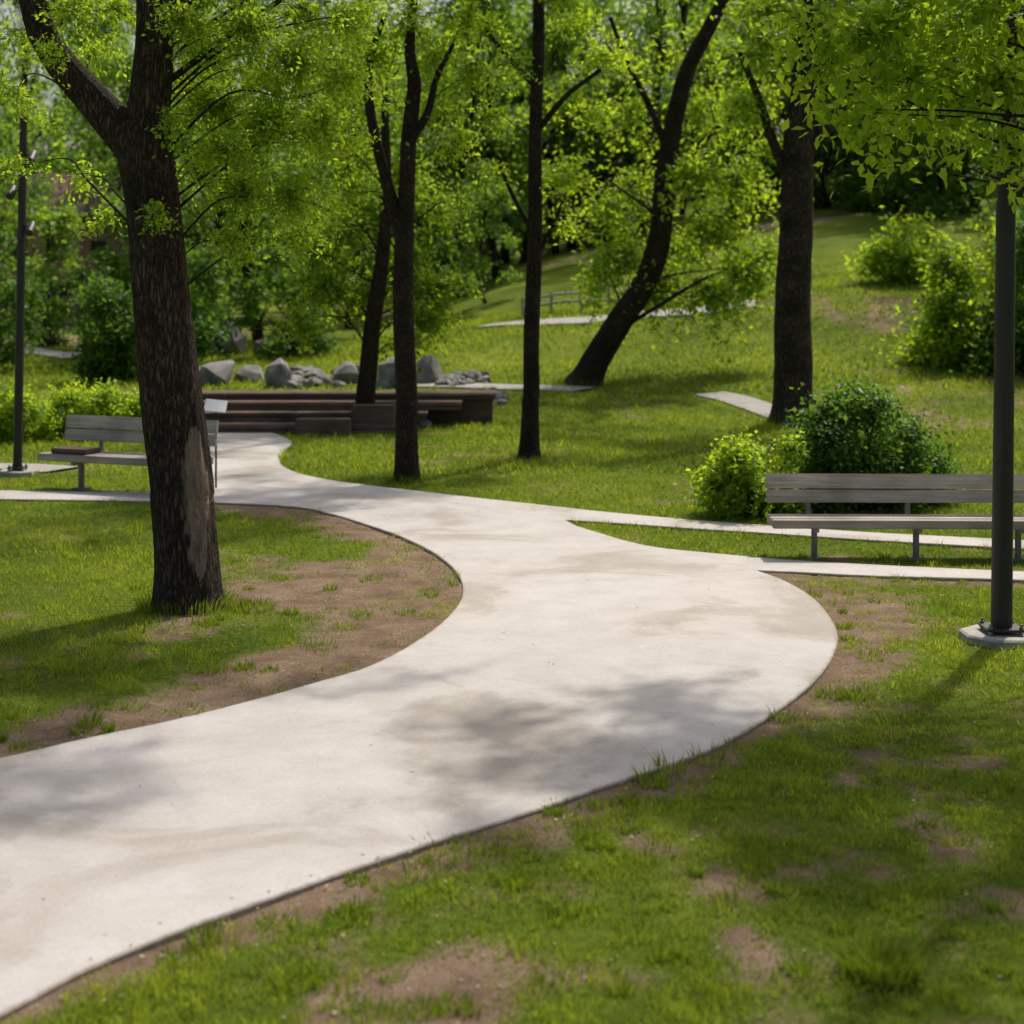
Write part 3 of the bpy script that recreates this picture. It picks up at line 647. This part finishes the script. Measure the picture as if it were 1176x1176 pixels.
# ---------------------------------------------------------------- timber terrace
d0=G(320,498)[1]
def tx(px,d): return (px-CX)/F*d
e=empty('timber_terrace',(0,0,0)); a=Acc()
def course(px0,px1,d,zt,h=.17,dep=.55):
    x0,x1=tx(px0,d),tx(px1,d); L=x1-x0
    for k in range(2):
        nbd=max(1,int(round(L/2.4)))
        for b_ in range(nbd):
            box(a,(x0+(b_+.5)*L/nbd,d+.04,zt-h+h/4+k*h/2),(L/nbd-.008,.08,h/2-.012),bev=.008,tint=rng.random())
    nb=3
    for k in range(nb): box(a,(x0+L/2,d+.1+(k+.5)*dep/nb,zt-.022),(L,dep/nb-.012,.044),bev=.005,tint=rng.uniform(.2,.7))
course(205,455,d0,.17); course(160,490,d0+.6,.34); course(130,530,d0+1.2,.5,.16); course(105,570,d0+1.8,.63,.13,.8)
box(a,(tx(371,d0-.3),d0-.25,.15),(1.0,.42,.32),bev=.012,tint=.45)
box(a,(tx(428,d0+.2),d0+.3,.27),(.8,.4,.5),bev=.012,tint=.35)
xa,xb=tx(108,d0+2.3),tx(566,d0+2.3)
box(a,((xa+xb)/2,d0+2.25,.27),(xb-xa,.65,.60),bev=.01,tint=.2)
obj('timber_courses',a.mesh('courses',[WOODT]),e)

# rocks
def rockmesh(acc,c,s,seed):
    r=np.random.default_rng(seed); bm=bmesh.new()
    for p_ in r.normal(size=(34,3)):
        p_=p_/np.linalg.norm(p_)*r.uniform(.7,1.0); bm.verts.new((p_[0]*s[0],p_[1]*s[1],p_[2]*s[2]))
    bmesh.ops.convex_hull(bm,input=bm.verts); 
    for v in [v for v in bm.verts if not v.link_faces]: bm.verts.remove(v)
    bmesh.ops.triangulate(bm,faces=bm.faces[:]); bm.verts.index_update()
    acc.add(np.array([v.co[:] for v in bm.verts])+np.asarray(c),t=[[v.index for v in f.verts] for f in bm.faces]); bm.free()
for i,(px,py,w,h) in enumerate([(248,444,64,36),(284,440,48,24),(317,446,38,40),(396,441,38,28),(418,434,30,22),(455,445,56,38),(489,441,46,36),(262,405,50,40),(222,438,34,20),(360,437,30,14),(300,405,30,20),(340,432,30,14)]):
    g=G(px,py); k=g[1]/F; a=Acc(); rockmesh(a,(0,0,0),(w/2*k,w/2*k,h*k*.75),100+i); 
    obj('boulder',a.mesh('boulder',[ROCK]),loc=(g[0],g[1]+.3,g[2]+h*k*.25),rot=(0,0,i*1.3))
a=Acc()
for i in range(200):
    t=rng.random(); px=462+112*t+rng.normal(0,9); py=490-36*t+rng.normal(0,3); g=G(px,py); s=rng.uniform(.06,.2); rockmesh(a,(g[0],g[1],g[2]+s*.2),(s,s,s*.7),1000+i)
for i in range(110):
    px=rng.uniform(330,560); g=G(px,rng.uniform(428,446)); s=rng.uniform(.06,.26); rockmesh(a,(g[0],g[1],g[2]+s*.2),(s,s,s*.7),3000+i)
obj('riprap_stones',a.mesh('riprap',[ROCK]))

# house among the trees, left
hx,hy=(85-CX)/F*74,74.
e=empty('brick_house',(hx,hy,float(T(hx,hy))),(0,0,.35),(.6,.6,.6))
a=Acc(); box(a,(0,0,4),(12,8,8.2)); obj('walls',a.mesh('walls',[BRICK]),e)
a=Acc(); a.add([(-6.5,-4.5,8.1),(6.5,-4.5,8.1),(6.5,4.5,8.1),(-6.5,4.5,8.1),(-6.5,0,11.5),(6.5,0,11.5)],q=[[0,1,5,4],[2,3,4,5],[3,2,1,0]],t=[[0,4,3],[1,2,5]]); obj('roof',a.mesh('roof',[ROOF]),e)
a=Acc()
for ix in range(4):
    for iz in range(2): box(a,(-4.2+ix*2.8,-4.02,2.4+iz*3.2),(1.1,.08,1.5))
obj('windows',a.mesh('windows',[GLASS]),e)
a=Acc(); box(a,(5.2,-4.03,1.1),(.9,.08,2.1)); obj('door',a.mesh('door',[ROOF]),e)

# ---------------------------------------------------------------- light, sky, camera
AZ=math.radians(30); EL=math.radians(56)
S=Vector((math.sin(AZ)*math.cos(EL),math.cos(AZ)*math.cos(EL),math.sin(EL)))
sl=bpy.data.lights.new('sun','SUN'); sl.energy=3.9; sl.angle=math.radians(1.3); sl.color=(1,.94,.84)
so=bpy.data.objects.new('sun',sl); col.objects.link(so); so.rotation_euler=S.to_track_quat('Z','Y').to_euler(); so.location=(10,20,30)
w=bpy.data.worlds.new('World'); scene.world=w; w.use_nodes=True; nt=w.node_tree
bg=nt.nodes['Background']; sk=nt.nodes.new('ShaderNodeTexSky'); sk.sky_type='NISHITA'; sk.sun_disc=False; sk.sun_elevation=EL; sk.sun_rotation=AZ; sk.air_density=1.0; sk.dust_density=6.0
nt.links.new(sk.outputs[0],bg.inputs[0]); bg.inputs[1].default_value=.13
cam=bpy.data.cameras.new('camera'); co_=bpy.data.objects.new('camera',cam); col.objects.link(co_); scene.camera=co_
co_.location=(0,0,CH); co_.rotation_euler=(math.radians(90),0,0); cam.sensor_width=36; cam.lens=F/1176*36; cam.shift_y=-(588-HY)/1176
cam.clip_end=5000; cam.clip_start=.1; cam.dof.use_dof=True; cam.dof.focus_distance=13.8; cam.dof.aperture_fstop=1.7
scene.view_settings.view_transform='Standard'; scene.view_settings.look='None'; scene.view_settings.exposure=0
